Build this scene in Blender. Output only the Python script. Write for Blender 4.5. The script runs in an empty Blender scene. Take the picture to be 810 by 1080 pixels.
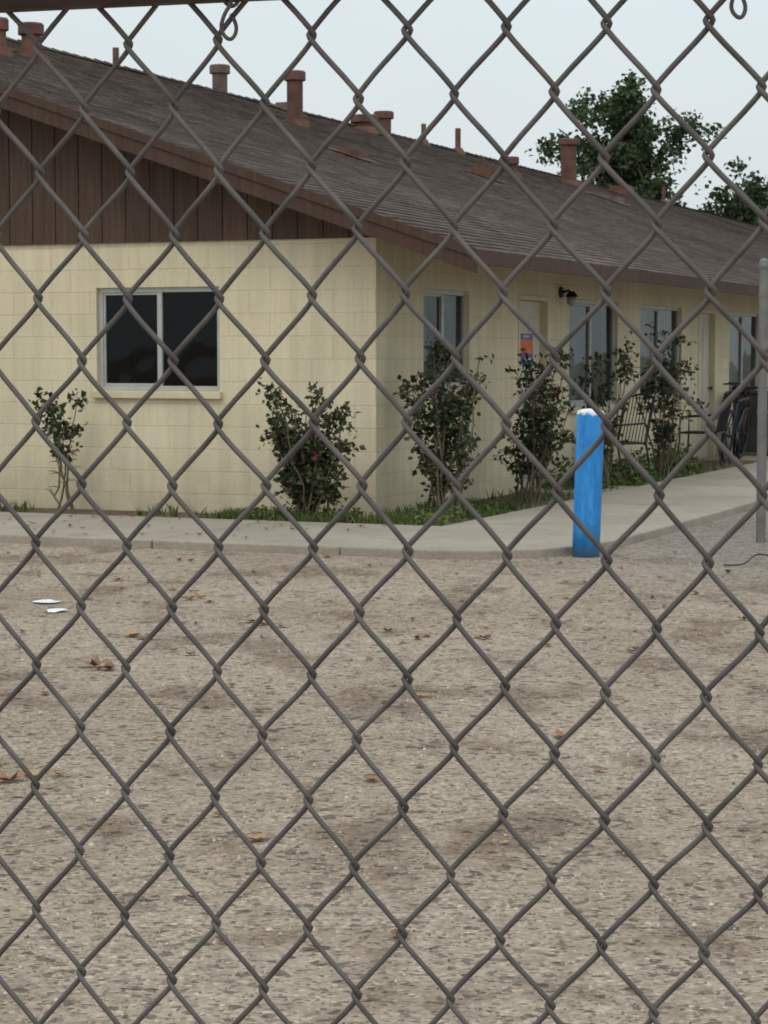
import bpy, math, random
from mathutils import Vector, Matrix, Euler, noise
R = random.Random(7)
scene = bpy.context.scene
scene.view_settings.view_transform = 'Standard'
scene.view_settings.look = 'None'
scene.view_settings.exposure = 0

# ---------------------------------------------------------------- materials
def new_mat(name):
    m = bpy.data.materials.new(name); m.use_nodes = True
    nt = m.node_tree
    b = nt.nodes['Principled BSDF']
    return m, nt, b
def N(nt, t, **kw):
    n = nt.nodes.new(t)
    for k, v in kw.items():
        if k in n.inputs: n.inputs[k].default_value = v
        else: setattr(n, k, v)
    return n
def ramp(nt, stops, fac=None):
    r = nt.nodes.new('ShaderNodeValToRGB')
    cr = r.color_ramp
    while len(cr.elements) < len(stops): cr.elements.new(0.5)
    for e, (p, c) in zip(cr.elements, stops):
        e.position = p
        e.color = (c[0], c[1], c[2], 1) if not isinstance(c, (int, float)) else (c, c, c, 1)
    if fac is not None: nt.links.new(fac, r.inputs[0])
    return r
def mixc(nt, a, b, fac, mode='MIX'):
    m = nt.nodes.new('ShaderNodeMix'); m.data_type = 'RGBA'; m.blend_type = mode
    for idx, v in ((6, a), (7, b), (0, fac)):
        if hasattr(v, 'is_linked') or hasattr(v, 'links'): nt.links.new(v, m.inputs[idx])
        else: m.inputs[idx].default_value = (v if idx == 0 else (v[0], v[1], v[2], 1))
    return m.outputs[2]
def noise_n(nt, vec, scale, detail=4, rough=0.55):
    n = N(nt, 'ShaderNodeTexNoise'); n.inputs['Scale'].default_value = scale
    n.inputs['Detail'].default_value = detail; n.inputs['Roughness'].default_value = rough
    nt.links.new(vec, n.inputs['Vector'])
    return n.outputs['Fac']
def objco(nt):
    return nt.nodes.new('ShaderNodeTexCoord').outputs['Object']
def bump(nt, b, h, strength, dist, prev=None):
    n = N(nt, 'ShaderNodeBump'); n.inputs['Strength'].default_value = strength
    n.inputs['Distance'].default_value = dist
    nt.links.new(h, n.inputs['Height'])
    if prev: nt.links.new(prev, n.inputs['Normal'])
    nt.links.new(n.outputs[0], b.inputs['Normal'])
    return n.outputs[0]

def simple(name, col, rough=0.7, metal=0.0, var=0.25, scale=6, bmp=0.2, bd=0.004):
    m, nt, b = new_mat(name)
    co = objco(nt)
    f = noise_n(nt, co, scale, 4)
    lo = [c*(1-var) for c in col]; hi = [min(1, c*(1+var)) for c in col]
    r = ramp(nt, [(0.3, lo), (0.7, hi)], f)
    nt.links.new(r.outputs[0], b.inputs['Base Color'])
    b.inputs['Roughness'].default_value = rough
    b.inputs['Metallic'].default_value = metal
    if bmp:
        f2 = noise_n(nt, co, scale*12, 2)
        bump(nt, b, f2, bmp, bd)
    return m

def leaf_mat(name, cols, rough=0.5, trans=0.15):
    m, nt, b = new_mat(name)
    g = nt.nodes.new('ShaderNodeNewGeometry')
    stops = [(i/(len(cols)-1), c) for i, c in enumerate(cols)]
    r = ramp(nt, stops, g.outputs['Random Per Island'])
    nt.links.new(r.outputs[0], b.inputs['Base Color'])
    b.inputs['Roughness'].default_value = rough
    b.inputs['Specular IOR Level'].default_value = 0.3
    if trans > 0:
        t = N(nt, 'ShaderNodeBsdfTranslucent'); nt.links.new(r.outputs[0], t.inputs[0])
        mx = N(nt, 'ShaderNodeMixShader'); mx.inputs[0].default_value = trans
        nt.links.new(b.outputs[0], mx.inputs[1]); nt.links.new(t.outputs[0], mx.inputs[2])
        nt.links.new(mx.outputs[0], nt.nodes['Material Output'].inputs[0])
    return m

# painted block wall
def block_mat():
    m, nt, b = new_mat('painted_block')
    co = objco(nt)
    s = N(nt, 'ShaderNodeSeparateXYZ'); nt.links.new(co, s.inputs[0])
    a = N(nt, 'ShaderNodeMath', operation='ADD'); nt.links.new(s.outputs[0], a.inputs[0]); nt.links.new(s.outputs[1], a.inputs[1])
    c = N(nt, 'ShaderNodeCombineXYZ'); nt.links.new(a.outputs[0], c.inputs[0]); nt.links.new(s.outputs[2], c.inputs[1])
    nd = N(nt, 'ShaderNodeTexNoise'); nd.inputs['Scale'].default_value = 3; nt.links.new(co, nd.inputs['Vector'])
    vm = N(nt, 'ShaderNodeVectorMath', operation='MULTIPLY_ADD'); nt.links.new(nd.outputs['Color'], vm.inputs[0])
    vm.inputs[1].default_value = (0.006, 0.006, 0); nt.links.new(c.outputs[0], vm.inputs[2])
    br = N(nt, 'ShaderNodeTexBrick'); nt.links.new(vm.outputs[0], br.inputs['Vector'])
    br.inputs['Scale'].default_value = 1
    br.inputs['Brick Width'].default_value = 0.4064
    br.inputs['Row Height'].default_value = 0.2032
    br.inputs['Mortar Size'].default_value = 0.006
    br.inputs['Mortar Smooth'].default_value = 0.8
    br.inputs['Color1'].default_value = (0.715, 0.625, 0.435, 1)
    br.inputs['Color2'].default_value = (0.750, 0.660, 0.465, 1)
    br.inputs['Mortar'].default_value = (0.640, 0.555, 0.380, 1)
    f = noise_n(nt, co, 0.9, 5, 0.6)
    r = ramp(nt, [(0.3, 0.86), (0.62, 1.0)], f)
    c1 = mixc(nt, br.outputs['Color'], r.outputs[0], 1.0, 'MULTIPLY')
    mps = N(nt, 'ShaderNodeMapping'); mps.inputs['Scale'].default_value = (7, 7, 0.35); nt.links.new(co, mps.inputs[0])
    rs = ramp(nt, [(0.35, 0.86), (0.6, 1.0)], noise_n(nt, mps.outputs[0], 1.2, 4, 0.6))
    c1 = mixc(nt, c1, rs.outputs[0], 0.8, 'MULTIPLY')
    r5 = ramp(nt, [(0.28, 0.80), (0.45, 1.0)], noise_n(nt, co, 28, 4, 0.7))
    c1 = mixc(nt, c1, r5.outputs[0], 0.8, 'MULTIPLY')
    mz = N(nt, 'ShaderNodeMapRange'); nt.links.new(s.outputs[2], mz.inputs[0])
    mz.inputs[1].default_value = 0.0; mz.inputs[2].default_value = 0.6
    mz.inputs[3].default_value = 0.85; mz.inputs[4].default_value = 0.0
    f3 = noise_n(nt, co, 5, 4)
    mm = N(nt, 'ShaderNodeMath', operation='MULTIPLY'); nt.links.new(mz.outputs[0], mm.inputs[0]); nt.links.new(f3, mm.inputs[1])
    c2 = mixc(nt, c1, (0.27, 0.215, 0.15), mm.outputs[0])
    nt.links.new(c2, b.inputs['Base Color'])
    b.inputs['Roughness'].default_value = 0.85
    b.inputs['Specular IOR Level'].default_value = 0.3
    inv = N(nt, 'ShaderNodeMath', operation='SUBTRACT'); inv.inputs[0].default_value = 1; nt.links.new(br.outputs['Fac'], inv.inputs[1])
    p = bump(nt, b, inv.outputs[0], 0.5, 0.005)
    bump(nt, b, noise_n(nt, co, 50, 3, 0.7), 0.6, 0.006, p)
    return m
M_block = block_mat()

def wood_mat(name, c1, c2):
    m, nt, b = new_mat(name)
    co = objco(nt)
    mp = N(nt, 'ShaderNodeMapping'); mp.inputs['Scale'].default_value = (14, 14, 0.9); nt.links.new(co, mp.inputs[0])
    f = noise_n(nt, mp.outputs[0], 2.0, 4, 0.65)
    g = nt.nodes.new('ShaderNodeNewGeometry')
    r = ramp(nt, [(0.3, c1), (0.7, c2)], f)
    rr = ramp(nt, [(0, 0.82), (1, 1.12)], g.outputs['Random Per Island'])
    c = mixc(nt, r.outputs[0], rr.outputs[0], 1.0, 'MULTIPLY')
    nt.links.new(c, b.inputs['Base Color']); b.inputs['Roughness'].default_value = 0.8
    b.inputs['Specular IOR Level'].default_value = 0.25
    bump(nt, b, f, 0.4, 0.004)
    return m
M_siding = wood_mat('brown_siding', (0.070, 0.042, 0.032), (0.115, 0.073, 0.056))
M_fascia = wood_mat('brown_fascia', (0.056, 0.032, 0.024), (0.090, 0.053, 0.040))
M_dark = simple('dark_gap', (0.02, 0.014, 0.012), 0.9)
M_soffit = simple('soffit_paint', (0.09, 0.058, 0.043), 0.8)

def shingle_mat():
    m, nt, b = new_mat('asphalt_shingle')
    co = objco(nt)
    g = nt.nodes.new('ShaderNodeNewGeometry')
    r = ramp(nt, [(0, (0.078, 0.058, 0.048)), (0.5, (0.102, 0.077, 0.065)), (1, (0.136, 0.104, 0.088))], g.outputs['Random Per Island'])
    f = noise_n(nt, co, 0.35, 5, 0.6)
    rr = ramp(nt, [(0.3, 0.74), (0.7, 1.14)], f)
    c = mixc(nt, r.outputs[0], rr.outputs[0], 1.0, 'MULTIPLY')
    f2 = noise_n(nt, co, 14, 4, 0.8)
    r2 = ramp(nt, [(0.3, 0.62), (0.7, 1.35)], f2)
    c = mixc(nt, c, r2.outputs[0], 1.0, 'MULTIPLY')
    nt.links.new(c, b.inputs['Base Color']); b.inputs['Roughness'].default_value = 0.95
    b.inputs['Specular IOR Level'].default_value = 0.15
    return m
M_shingle = shingle_mat()
M_alu = simple('window_frame_aluminium', (0.44, 0.44, 0.42), 0.45, 0.3, 0.1)
M_vent = simple('vent_paint', (0.12, 0.055, 0.042), 0.85, 0, 0.4, 4)
M_ventgrey = simple('vent_metal', (0.13, 0.09, 0.078), 0.7, 0.1, 0.35, 4)
M_door = simple('door_paint', (0.54, 0.50, 0.40), 0.55, 0, 0.08, 3)
M_trim = simple('cream_trim', (0.62, 0.54, 0.36), 0.6, 0, 0.1, 5)
M_room = simple('interior', (0.055, 0.053, 0.05), 0.9)
M_curtain = simple('curtain', (0.33, 0.335, 0.32), 0.9, 0, 0.25, 5)
M_black = simple('black_metal', (0.02, 0.02, 0.022), 0.5, 0.3, 0.3, 8)
M_rubber = simple('rubber', (0.018, 0.018, 0.018), 0.85)
M_glasslamp = simple('lamp_glass', (0.35, 0.36, 0.35), 0.2)
M_maroon = simple('maroon_enamel', (0.10, 0.018, 0.02), 0.4, 0, 0.2, 6)
M_plastic = simple('grey_plastic', (0.06, 0.065, 0.07), 0.6, 0, 0.2, 6)

def glass_mat():
    m, nt, b = new_mat('window_glass')
    nt.nodes.remove(b)
    t = N(nt, 'ShaderNodeBsdfTransparent'); t.inputs[0].default_value = (0.56, 0.60, 0.58, 1)
    g = N(nt, 'ShaderNodeBsdfGlossy'); g.inputs['Roughness'].default_value = 0.03
    g.inputs[0].default_value = (0.62, 0.65, 0.66, 1)
    f = N(nt, 'ShaderNodeFresnel'); f.inputs[0].default_value = 1.42
    co = objco(nt)
    bm = N(nt, 'ShaderNodeBump'); bm.inputs['Strength'].default_value = 0.25; bm.inputs['Distance'].default_value = 0.03
    nt.links.new(noise_n(nt, co, 1.5, 2), bm.inputs['Height'])
    nt.links.new(bm.outputs[0], g.inputs['Normal'])
    mx = N(nt, 'ShaderNodeMixShader'); nt.links.new(f.outputs[0], mx.inputs[0])
    nt.links.new(t.outputs[0], mx.inputs[1]); nt.links.new(g.outputs[0], mx.inputs[2])
    nt.links.new(mx.outputs[0], nt.nodes['Material Output'].inputs[0])
    return m
M_glass = glass_mat()

def concrete_mat():
    m, nt, b = new_mat('walk_concrete')
    co = objco(nt)
    r = ramp(nt, [(0.25, (0.275, 0.233, 0.185)), (0.75, (0.41, 0.355, 0.287))], noise_n(nt, co, 1.1, 6, 0.65))
    g = nt.nodes.new('ShaderNodeNewGeometry')
    rr = ramp(nt, [(0, 0.90), (1, 1.06)], g.outputs['Random Per Island'])
    c = mixc(nt, r.outputs[0], rr.outputs[0], 1.0, 'MULTIPLY')
    f2 = noise_n(nt, co, 45, 3, 0.7)
    r2 = ramp(nt, [(0.3, 0.82), (0.7, 1.1)], f2)
    c = mixc(nt, c, r2.outputs[0], 1.0, 'MULTIPLY')
    st = ramp(nt, [(0.56, 0.0), (0.72, 0.55)], noise_n(nt, co, 2.7, 5, 0.7))
    c = mixc(nt, c, (0.17, 0.14, 0.11), st.outputs[0])
    nt.links.new(c, b.inputs['Base Color']); b.inputs['Roughness'].default_value = 0.9
    bump(nt, b, f2, 0.5, 0.006)
    return m
M_conc = concrete_mat()

def ground_mat():
    m, nt, b = new_mat('worn_gravel_asphalt')
    co = objco(nt)
    big = noise_n(nt, co, 0.35, 5, 0.62)
    base = ramp(nt, [(0.32, (0.33, 0.256, 0.194)), (0.5, (0.415, 0.332, 0.258)), (0.70, (0.475, 0.390, 0.310))], big)
    mp = N(nt, 'ShaderNodeMapping'); mp.inputs['Scale'].default_value = (0.9, 0.55, 1); mp.inputs['Location'].default_value = (3.3, 1.2, 0); nt.links.new(co, mp.inputs[0])
    pat = ramp(nt, [(0.52, 0.0), (0.62, 1.0)], noise_n(nt, mp.outputs[0], 2.0, 5, 0.6))
    pm = N(nt, 'ShaderNodeMath', operation='MULTIPLY'); pm.inputs[1].default_value = 0.6; nt.links.new(pat.outputs[0], pm.inputs[0])
    c = mixc(nt, base.outputs[0], (0.175, 0.115, 0.080), pm.outputs[0])
    s = N(nt, 'ShaderNodeSeparateXYZ'); nt.links.new(co, s.inputs[0])
    gx = N(nt, 'ShaderNodeMapRange'); nt.links.new(s.outputs[0], gx.inputs[0]); gx.inputs[1].default_value = 0.8; gx.inputs[2].default_value = 2.4
    gy = N(nt, 'ShaderNodeMapRange'); nt.links.new(s.outputs[1], gy.inputs[0]); gy.inputs[1].default_value = 12.5; gy.inputs[2].default_value = 15.5
    gm = N(nt, 'ShaderNodeMath', operation='MULTIPLY'); nt.links.new(gx.outputs[0], gm.inputs[0]); nt.links.new(gy.outputs[0], gm.inputs[1])
    gm2 = N(nt, 'ShaderNodeMath', operation='MULTIPLY'); nt.links.new(gm.outputs[0], gm2.inputs[0]); gm2.inputs[1].default_value = 0.75
    c = mixc(nt, c, (0.25, 0.222, 0.195), gm2.outputs[0])
    v = N(nt, 'ShaderNodeTexVoronoi'); v.inputs['Scale'].default_value = 80; nt.links.new(co, v.inputs['Vector'])
    sp = N(nt, 'ShaderNodeSeparateColor'); nt.links.new(v.outputs['Color'], sp.inputs[0])
    ag = ramp(nt, [(0.0, 0.35), (0.20, 0.80), (0.7, 1.05), (0.93, 1.2), (1.0, 1.6)], sp.outputs[0])
    c = mixc(nt, c, ag.outputs[0], 0.9, 'MULTIPLY')
    v2 = N(nt, 'ShaderNodeTexVoronoi'); v2.inputs['Scale'].default_value = 34; nt.links.new(co, v2.inputs['Vector'])
    sp2 = N(nt, 'ShaderNodeSeparateColor'); nt.links.new(v2.outputs['Color'], sp2.inputs[0])
    dk = ramp(nt, [(0.0, 0.30), (0.08, 0.55), (0.13, 1.0), (1.0, 1.03)], sp2.outputs[1])
    c = mixc(nt, c, dk.outputs[0], 0.85, 'MULTIPLY')
    med = ramp(nt, [(0.3, 0.76), (0.7, 1.14)], noise_n(nt, co, 9, 6, 0.75))
    c = mixc(nt, c, med.outputs[0], 1.0, 'MULTIPLY')
    nt.links.new(c, b.inputs['Base Color']); b.inputs['Roughness'].default_value = 0.95
    b.inputs['Specular IOR Level'].default_value = 0.15
    bump(nt, b, noise_n(nt, co, 38, 5, 0.78), 0.8, 0.02)
    return m
M_ground = ground_mat()
M_soil = simple('bed_soil', (0.13, 0.095, 0.065), 0.95, 0, 0.4, 7, 0.8, 0.02)
M_galv = simple('galvanised_wire', (0.105, 0.090, 0.083), 0.6, 0.2, 0.35, 30, 0.0)
M_rail = simple('galvanised_rail', (0.075, 0.056, 0.049), 0.6, 0.3, 0.35, 12)  # rail's backlit shade is put into this dark brown base colour
M_post = simple('galvanised_post', (0.19, 0.18, 0.17), 0.5, 0.4, 0.2, 8)
M_bark = simple('bark', (0.09, 0.065, 0.045), 0.9, 0, 0.4, 9, 0.8, 0.02)
M_stem = simple('rose_stem', (0.13, 0.10, 0.06), 0.8, 0, 0.3, 20)
M_rose = leaf_mat('rose_leaf', [(0.018, 0.028, 0.014), (0.03, 0.046, 0.02), (0.045, 0.066, 0.028), (0.07, 0.088, 0.04), (0.095, 0.06, 0.035)])
M_tree = leaf_mat('tree_leaf', [(0.018, 0.034, 0.014), (0.035, 0.058, 0.022), (0.05, 0.084, 0.03), (0.08, 0.11, 0.045)])
M_grass = leaf_mat('grass_blade', [(0.05, 0.085, 0.02), (0.08, 0.13, 0.03), (0.12, 0.17, 0.045), (0.17, 0.16, 0.07)])
M_fallen = leaf_mat('dead_leaf', [(0.12, 0.055, 0.028), (0.22, 0.11, 0.06), (0.34, 0.19, 0.105), (0.16, 0.08, 0.045), (0.50, 0.30, 0.12)], 0.8, 0.0)
M_stone = leaf_mat('pebble', [(0.11, 0.085, 0.065), (0.28, 0.225, 0.175), (0.42, 0.35, 0.28), (0.20, 0.155, 0.12), (0.58, 0.52, 0.44)], 0.95, 0.0)
M_flower = simple('rose_petal', (0.28, 0.035, 0.04), 0.7)
M_white = simple('white_scrap', (0.75, 0.76, 0.76), 0.8, 0, 0.05)

# ---------------------------------------------------------------- mesh helpers
def link(o, parent=None):
    scene.collection.objects.link(o)
    if parent: o.parent = parent
    return o
def mesh_obj(name, V, F, mats, parent=None, smooth=False, midx=None):
    me = bpy.data.meshes.new(name)
    me.from_pydata([tuple(v) for v in V], [], F)
    if not isinstance(mats, (list, tuple)): mats = [mats]
    for m in mats: me.materials.append(m)
    if midx: me.polygons.foreach_set('material_index', midx)
    if smooth: me.polygons.foreach_set('use_smooth', [True]*len(me.polygons))
    me.update()
    return link(bpy.data.objects.new(name, me), parent)
def empty(name, loc=(0, 0, 0), rz=0, parent=None):
    o = bpy.data.objects.new(name, None); o.location = loc; o.rotation_euler = (0, 0, rz)
    o.empty_display_size = 0.2
    return link(o, parent)
class MB:
    def __init__(s): s.V = []; s.F = []; s.I = []
    def poly(s, pts, mi=0):
        n = len(s.V); s.V += [Vector(p) for p in pts]; s.F.append(list(range(n, n+len(pts)))); s.I.append(mi)
    def box(s, x0, x1, y0, y1, z0, z1, mi=0):
        n = len(s.V)
        s.V += [Vector(p) for p in ((x0,y0,z0),(x1,y0,z0),(x1,y1,z0),(x0,y1,z0),(x0,y0,z1),(x1,y0,z1),(x1,y1,z1),(x0,y1,z1))]
        for f in ((0,3,2,1),(4,5,6,7),(0,1,5,4),(1,2,6,5),(2,3,7,6),(3,0,4,7)):
            s.F.append([n+i for i in f]); s.I.append(mi)
    def prism(s, pts, off, mi=0):
        off = Vector(off); n = len(s.V); k = len(pts)
        s.V += [Vector(p) for p in pts] + [Vector(p)+off for p in pts]
        s.F.append([n+i for i in range(k)][::-1]); s.F.append([n+k+i for i in range(k)]); s.I += [mi, mi]
        for i in range(k):
            j = (i+1) % k; s.F.append([n+i, n+j, n+k+j, n+k+i]); s.I.append(mi)
    def tube(s, pts, rad, sides=8, mi=0, cap=True, closed=False, up0=None):
        pts = [Vector(p) for p in pts]; n = len(s.V); K = len(pts)
        if not isinstance(rad, (list, tuple)): rad = [rad]*K
        up = up0
        for i, p in enumerate(pts):
            if closed: d = pts[(i+1) % K]-pts[i-1]
            else: d = pts[min(i+1, K-1)]-pts[max(i-1, 0)]
            d.normalize()
            if up is None:
                up = Vector((0, 0, 1)) if abs(d.z) < 0.9 else Vector((1, 0, 0))
            a = d.cross(up).normalized(); bb = a.cross(d).normalized()
            if up0 is None: up = bb
            for k in range(sides):
                t = 2*math.pi*k/sides
                s.V.append(p+(a*math.cos(t)+bb*math.sin(t))*rad[i])
        for i in range(K if closed else K-1):
            i2 = (i+1) % K
            for k in range(sides):
                k2 = (k+1) % sides
                s.F.append([n+i*sides+k, n+i*sides+k2, n+i2*sides+k2, n+i2*sides+k]); s.I.append(mi)
        if cap and not closed:
            s.F.append([n+k for k in range(sides)][::-1]); s.F.append([n+(K-1)*sides+k for k in range(sides)]); s.I += [mi, mi]
    def obj(s, name, mats, parent=None, smooth=False):
        return mesh_obj(name, s.V, s.F, mats, parent, smooth, s.I)
def bevel(o, w=0.004, seg=2):
    b = o.modifiers.new('bevel', 'BEVEL'); b.width = w; b.segments = seg; b.limit_method = 'ANGLE'
    return o

# ---------------------------------------------------------------- ground
mb = MB()
mb.poly([(-500, -100, 0), (500, -100, 0), (500, 900, 0), (-500, 900, 0)])
ground = mb.obj('ground', M_ground)

# ---------------------------------------------------------------- building
ANG = math.radians(22.3)
BX, BY = -0.07, 19.06
bld = empty('apartment_building', (BX, BY, 0), -ANG)
ZE, SL, EO, GO, SR, LEN = 2.34, 0.34, 1.09, 0.5, 9.0, 60.0
def zt(s): return ZE + SL*(s+EO)
WT = 0.2
def wall(mb, axis, a0, a1, z0, z1, holes, c0, c1):
    edges = sorted(set([a0, a1]+[h[0] for h in holes]+[h[1] for h in holes]))
    for e0, e1 in zip(edges[:-1], edges[1:]):
        hs = [h for h in holes if h[0] <= e0+1e-6 and h[1] >= e1-1e-6]
        segs = [(z0, z1)] if not hs else [(z0, hs[0][2]), (hs[0][3], z1)]
        for q0, q1 in segs:
            if q1-q0 < 1e-4: continue
            if axis == 'x': mb.box(e0, e1, c0, c1, q0, q1)
            else: mb.box(c0, c1, e0, e1, q0, q1)
fw = (-2.78, -1.52, 1.13, 2.07)
side = [(1.14, 2.37, 1.15, 2.07, 'w'), (3.83, 4.84, 0.0, 2.08, 'd'), (5.59, 7.5, 0.88, 2.08, 'w'), (8.5, 10.5, 0.9, 2.08, 'w'),
        (11.4, 12.35, 0.0, 2.08, 'd'), (13.2, 15.2, 0.88, 2.08, 'w')]
y = 17.0
while y < 54:
    side += [(y, y+1.2, 1.1, 2.07, 'w'), (y+2.7, y+3.7, 0.0, 2.08, 'd'), (y+4.5, y+6.4, 0.88, 2.08, 'w')]; y += 8.4
mb = MB()
wall(mb, 'x', -18, 0, -0.1, 2.49, [fw], 0, WT)
wall(mb, 'y', WT, LEN, -0.1, 2.62, side, -WT, 0)
mb.box(-WT, 0, 0.03, WT, 2.49, 2.62)
mb.box(-18, -17.8, WT, LEN, -0.1, 2.6)
mb.box(-17.8, -WT, LEN-WT, LEN, -0.1, 2.6)
walls = mb.obj('walls', M_block, bld)
mb = MB()
mb.box(-17.7, -0.21, 0.21, LEN-0.21, -0.05, 0.0)
mb.box(-4.2, -4.1, 0.25, LEN-0.3, 0.0, 2.6)
for yy in (4.95, 8.0, 11.2, 12.8, 16.2):
    mb.box(-4.09, -0.22, yy-0.05+0.1, yy+0.1, 0, 2.6)
mb.box(-4.09, -0.22, 3.0, 3.08, 0, 2.6)
mb.box(-17.7, -0.21, 0.21, LEN-0.21, 2.6, 2.63)
mb.obj('interior_rooms', M_room, bld)

def window(nm, axis, a0, a1, z0, z1, curtain=0, depth=0.07, sill=True):
    e = empty(nm, parent=bld)
    f = MB(); g = MB(); c = MB()
    fw_ = 0.045
    def B(m, p0, p1, q0, q1, d0, d1):
        if axis == 'x': m.box(p0, p1, d0, d1, q0, q1)
        else: m.box(-d1, -d0, p0, p1, q0, q1)
    d0, d1 = depth-0.03, depth+0.03
    B(f, a0, a1, z0, z0+fw_, d0, d1); B(f, a0, a1, z1-fw_, z1, d0, d1)
    B(f, a0, a0+fw_, z0+fw_, z1-fw_, d0, d1); B(f, a1-fw_, a1, z0+fw_, z1-fw_, d0, d1)
    mid = (a0+a1)/2
    B(f, mid-0.025, mid+0.025, z0+fw_, z1-fw_, d0+0.003, d1-0.003)
    B(f, a0+fw_, a0+fw_+0.02, z0+fw_, z1-fw_, d0+0.012, d1-0.01)
    B(f, a0+fw_+0.02, mid-0.025, z0+fw_, z0+fw_+0.022, d0+0.012, d1-0.01)
    B(f, a0+fw_+0.02, mid-0.025, z1-fw_-0.022, z1-fw_, d0+0.012, d1-0.01)
    bevel(f.obj('frame', M_alu, e), 0.003, 1)
    g2 = MB()
    if axis == 'x': g2.poly([(a0+fw_, depth, z0+fw_), (a1-fw_, depth, z0+fw_), (a1-fw_, depth, z1-fw_), (a0+fw_, depth, z1-fw_)])
    else: g2.poly([(-depth, a0+fw_, z0+fw_), (-depth, a1-fw_, z0+fw_), (-depth, a1-fw_, z1-fw_), (-depth, a0+fw_, z1-fw_)])
    g2.obj('glass', M_glass, e)
    if sill:
        s = MB(); B(s, a0-0.03, a1+0.03, z0-0.07, z0-0.002, -0.05, 0.10)
        bevel(s.obj('sill', M_trim, e), 0.008)
    if curtain:
        spans = {1: [(a0+0.02, a1-0.02)], 2: [(a0+0.02, mid-0.15), (mid+0.35, a1-0.02)], 3: [(a0+0.02, mid+0.1)]}[curtain]
        for p0, p1 in spans:
            n = int((p1-p0)/0.02); pts = []
            for i in range(n+1):
                p = p0+(p1-p0)*i/n; d = depth+0.09+0.022*math.sin(p*48+1.5*math.sin(p*7))
                pts.append((p, d))
            for (p, d), (p2, d2) in zip(pts[:-1], pts[1:]):
                if axis == 'x': c.poly([(p, d, z0-0.05), (p2, d2, z0-0.05), (p2, d2, z1+0.03), (p, d, z1+0.03)])
                else: c.poly([(-d, p, z0-0.05), (-d2, p2, z0-0.05), (-d2, p2, z1+0.03), (-d, p, z1+0.03)])
        c.obj('curtain', M_curtain, e)
    return e
window('front_window', 'x', *fw, curtain=0)
cs = [2, 3, 2, 3, 1, 2, 3, 1]
ci = 0
for h in side:
    if h[4] == 'w':
        window('side_window', 'y', h[0], h[1], h[2], h[3], curtain=cs[ci % 8]); ci += 1
    else:
        e = empty('entry_door', parent=bld)
        m = MB(); a0, a1, z1 = h[0], h[1], h[3]
        m.box(-0.16, 0.012, a0, a0+0.05, 0, z1); m.box(-0.16, 0.012, a1-0.05, a1, 0, z1); m.box(-0.16, 0.012, a0+0.05, a1-0.05, z1-0.05, z1)
        bevel(m.obj('door_frame', M_trim, e), 0.004)
        m = MB(); m.box(-0.11, -0.07, a0+0.055, a1-0.055, 0.02, z1-0.055)
        for (q0, q1) in ((0.15, 0.75), (0.9, 1.85)):
            for (p0, p1) in ((a0+0.15, (a0+a1)/2-0.04), ((a0+a1)/2+0.04, a1-0.15)):
                m.box(-0.07, -0.062, p0, p1, q0, q1)
        bevel(m.obj('door_leaf', M_door, e), 0.004)
        m = MB(); m.tube([(-0.07, a1-0.12, 1.0), (-0.02, a1-0.12, 1.0)], 0.012); m.tube([(-0.03, a1-0.12, 1.0), (-0.005, a1-0.12, 1.0)], 0.028, 12)
        m.obj('door_knob', M_ventgrey, e, True)
        m = MB(); m.box(-0.2, 0.06, a0, a1, 0.0, 0.02); m.obj('threshold', M_conc, e)
M_blue = simple('notice_blue', (0.03, 0.08, 0.30), 0.5); M_orange = simple('notice_orange', (0.70, 0.10, 0.02), 0.5); M_yel = simple('notice_pale', (0.50, 0.42, 0.30), 0.5)
e = empty('door_notice', parent=bld)
def sheet(nm, y0, y1, z0, z1, m, x):
    q = MB(); q.box(x-0.003, x, y0, y1, z0, z1); q.obj(nm, m, e)
sheet('backing', 4.03, 4.48, 1.36, 1.68, M_blue, -0.052)
sheet('orange_panel', 4.05, 4.46, 1.47, 1.62, M_orange, -0.048)
sheet('pale_panel', 4.14, 4.40, 1.385, 1.43, M_yel, -0.048)
sheet('orange_logo', 4.15, 4.34, 1.64, 1.665, M_yel, -0.048)
e = empty('wall_lamp', parent=bld)
m = MB(); m.tube([(0.0, 5.25, 2.14), (0.03, 5.25, 2.14)], 0.06, 14); m.tube([(0.03, 5.25, 2.14), (0.10, 5.25, 2.16), (0.13, 5.25, 2.12)], 0.015, 8)
m.tube([(0.13, 5.25, 2.15), (0.13, 5.25, 2.09)], [0.03, 0.075], 14)
m.obj('bracket', M_black, e, False)
m = MB(); m.tube([(0.13, 5.25, 2.088), (0.13, 5.25, 2.02), (0.13, 5.25, 1.99)], [0.05, 0.05, 0.02], 14); m.obj('jar', M_glasslamp, e, True)

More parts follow.
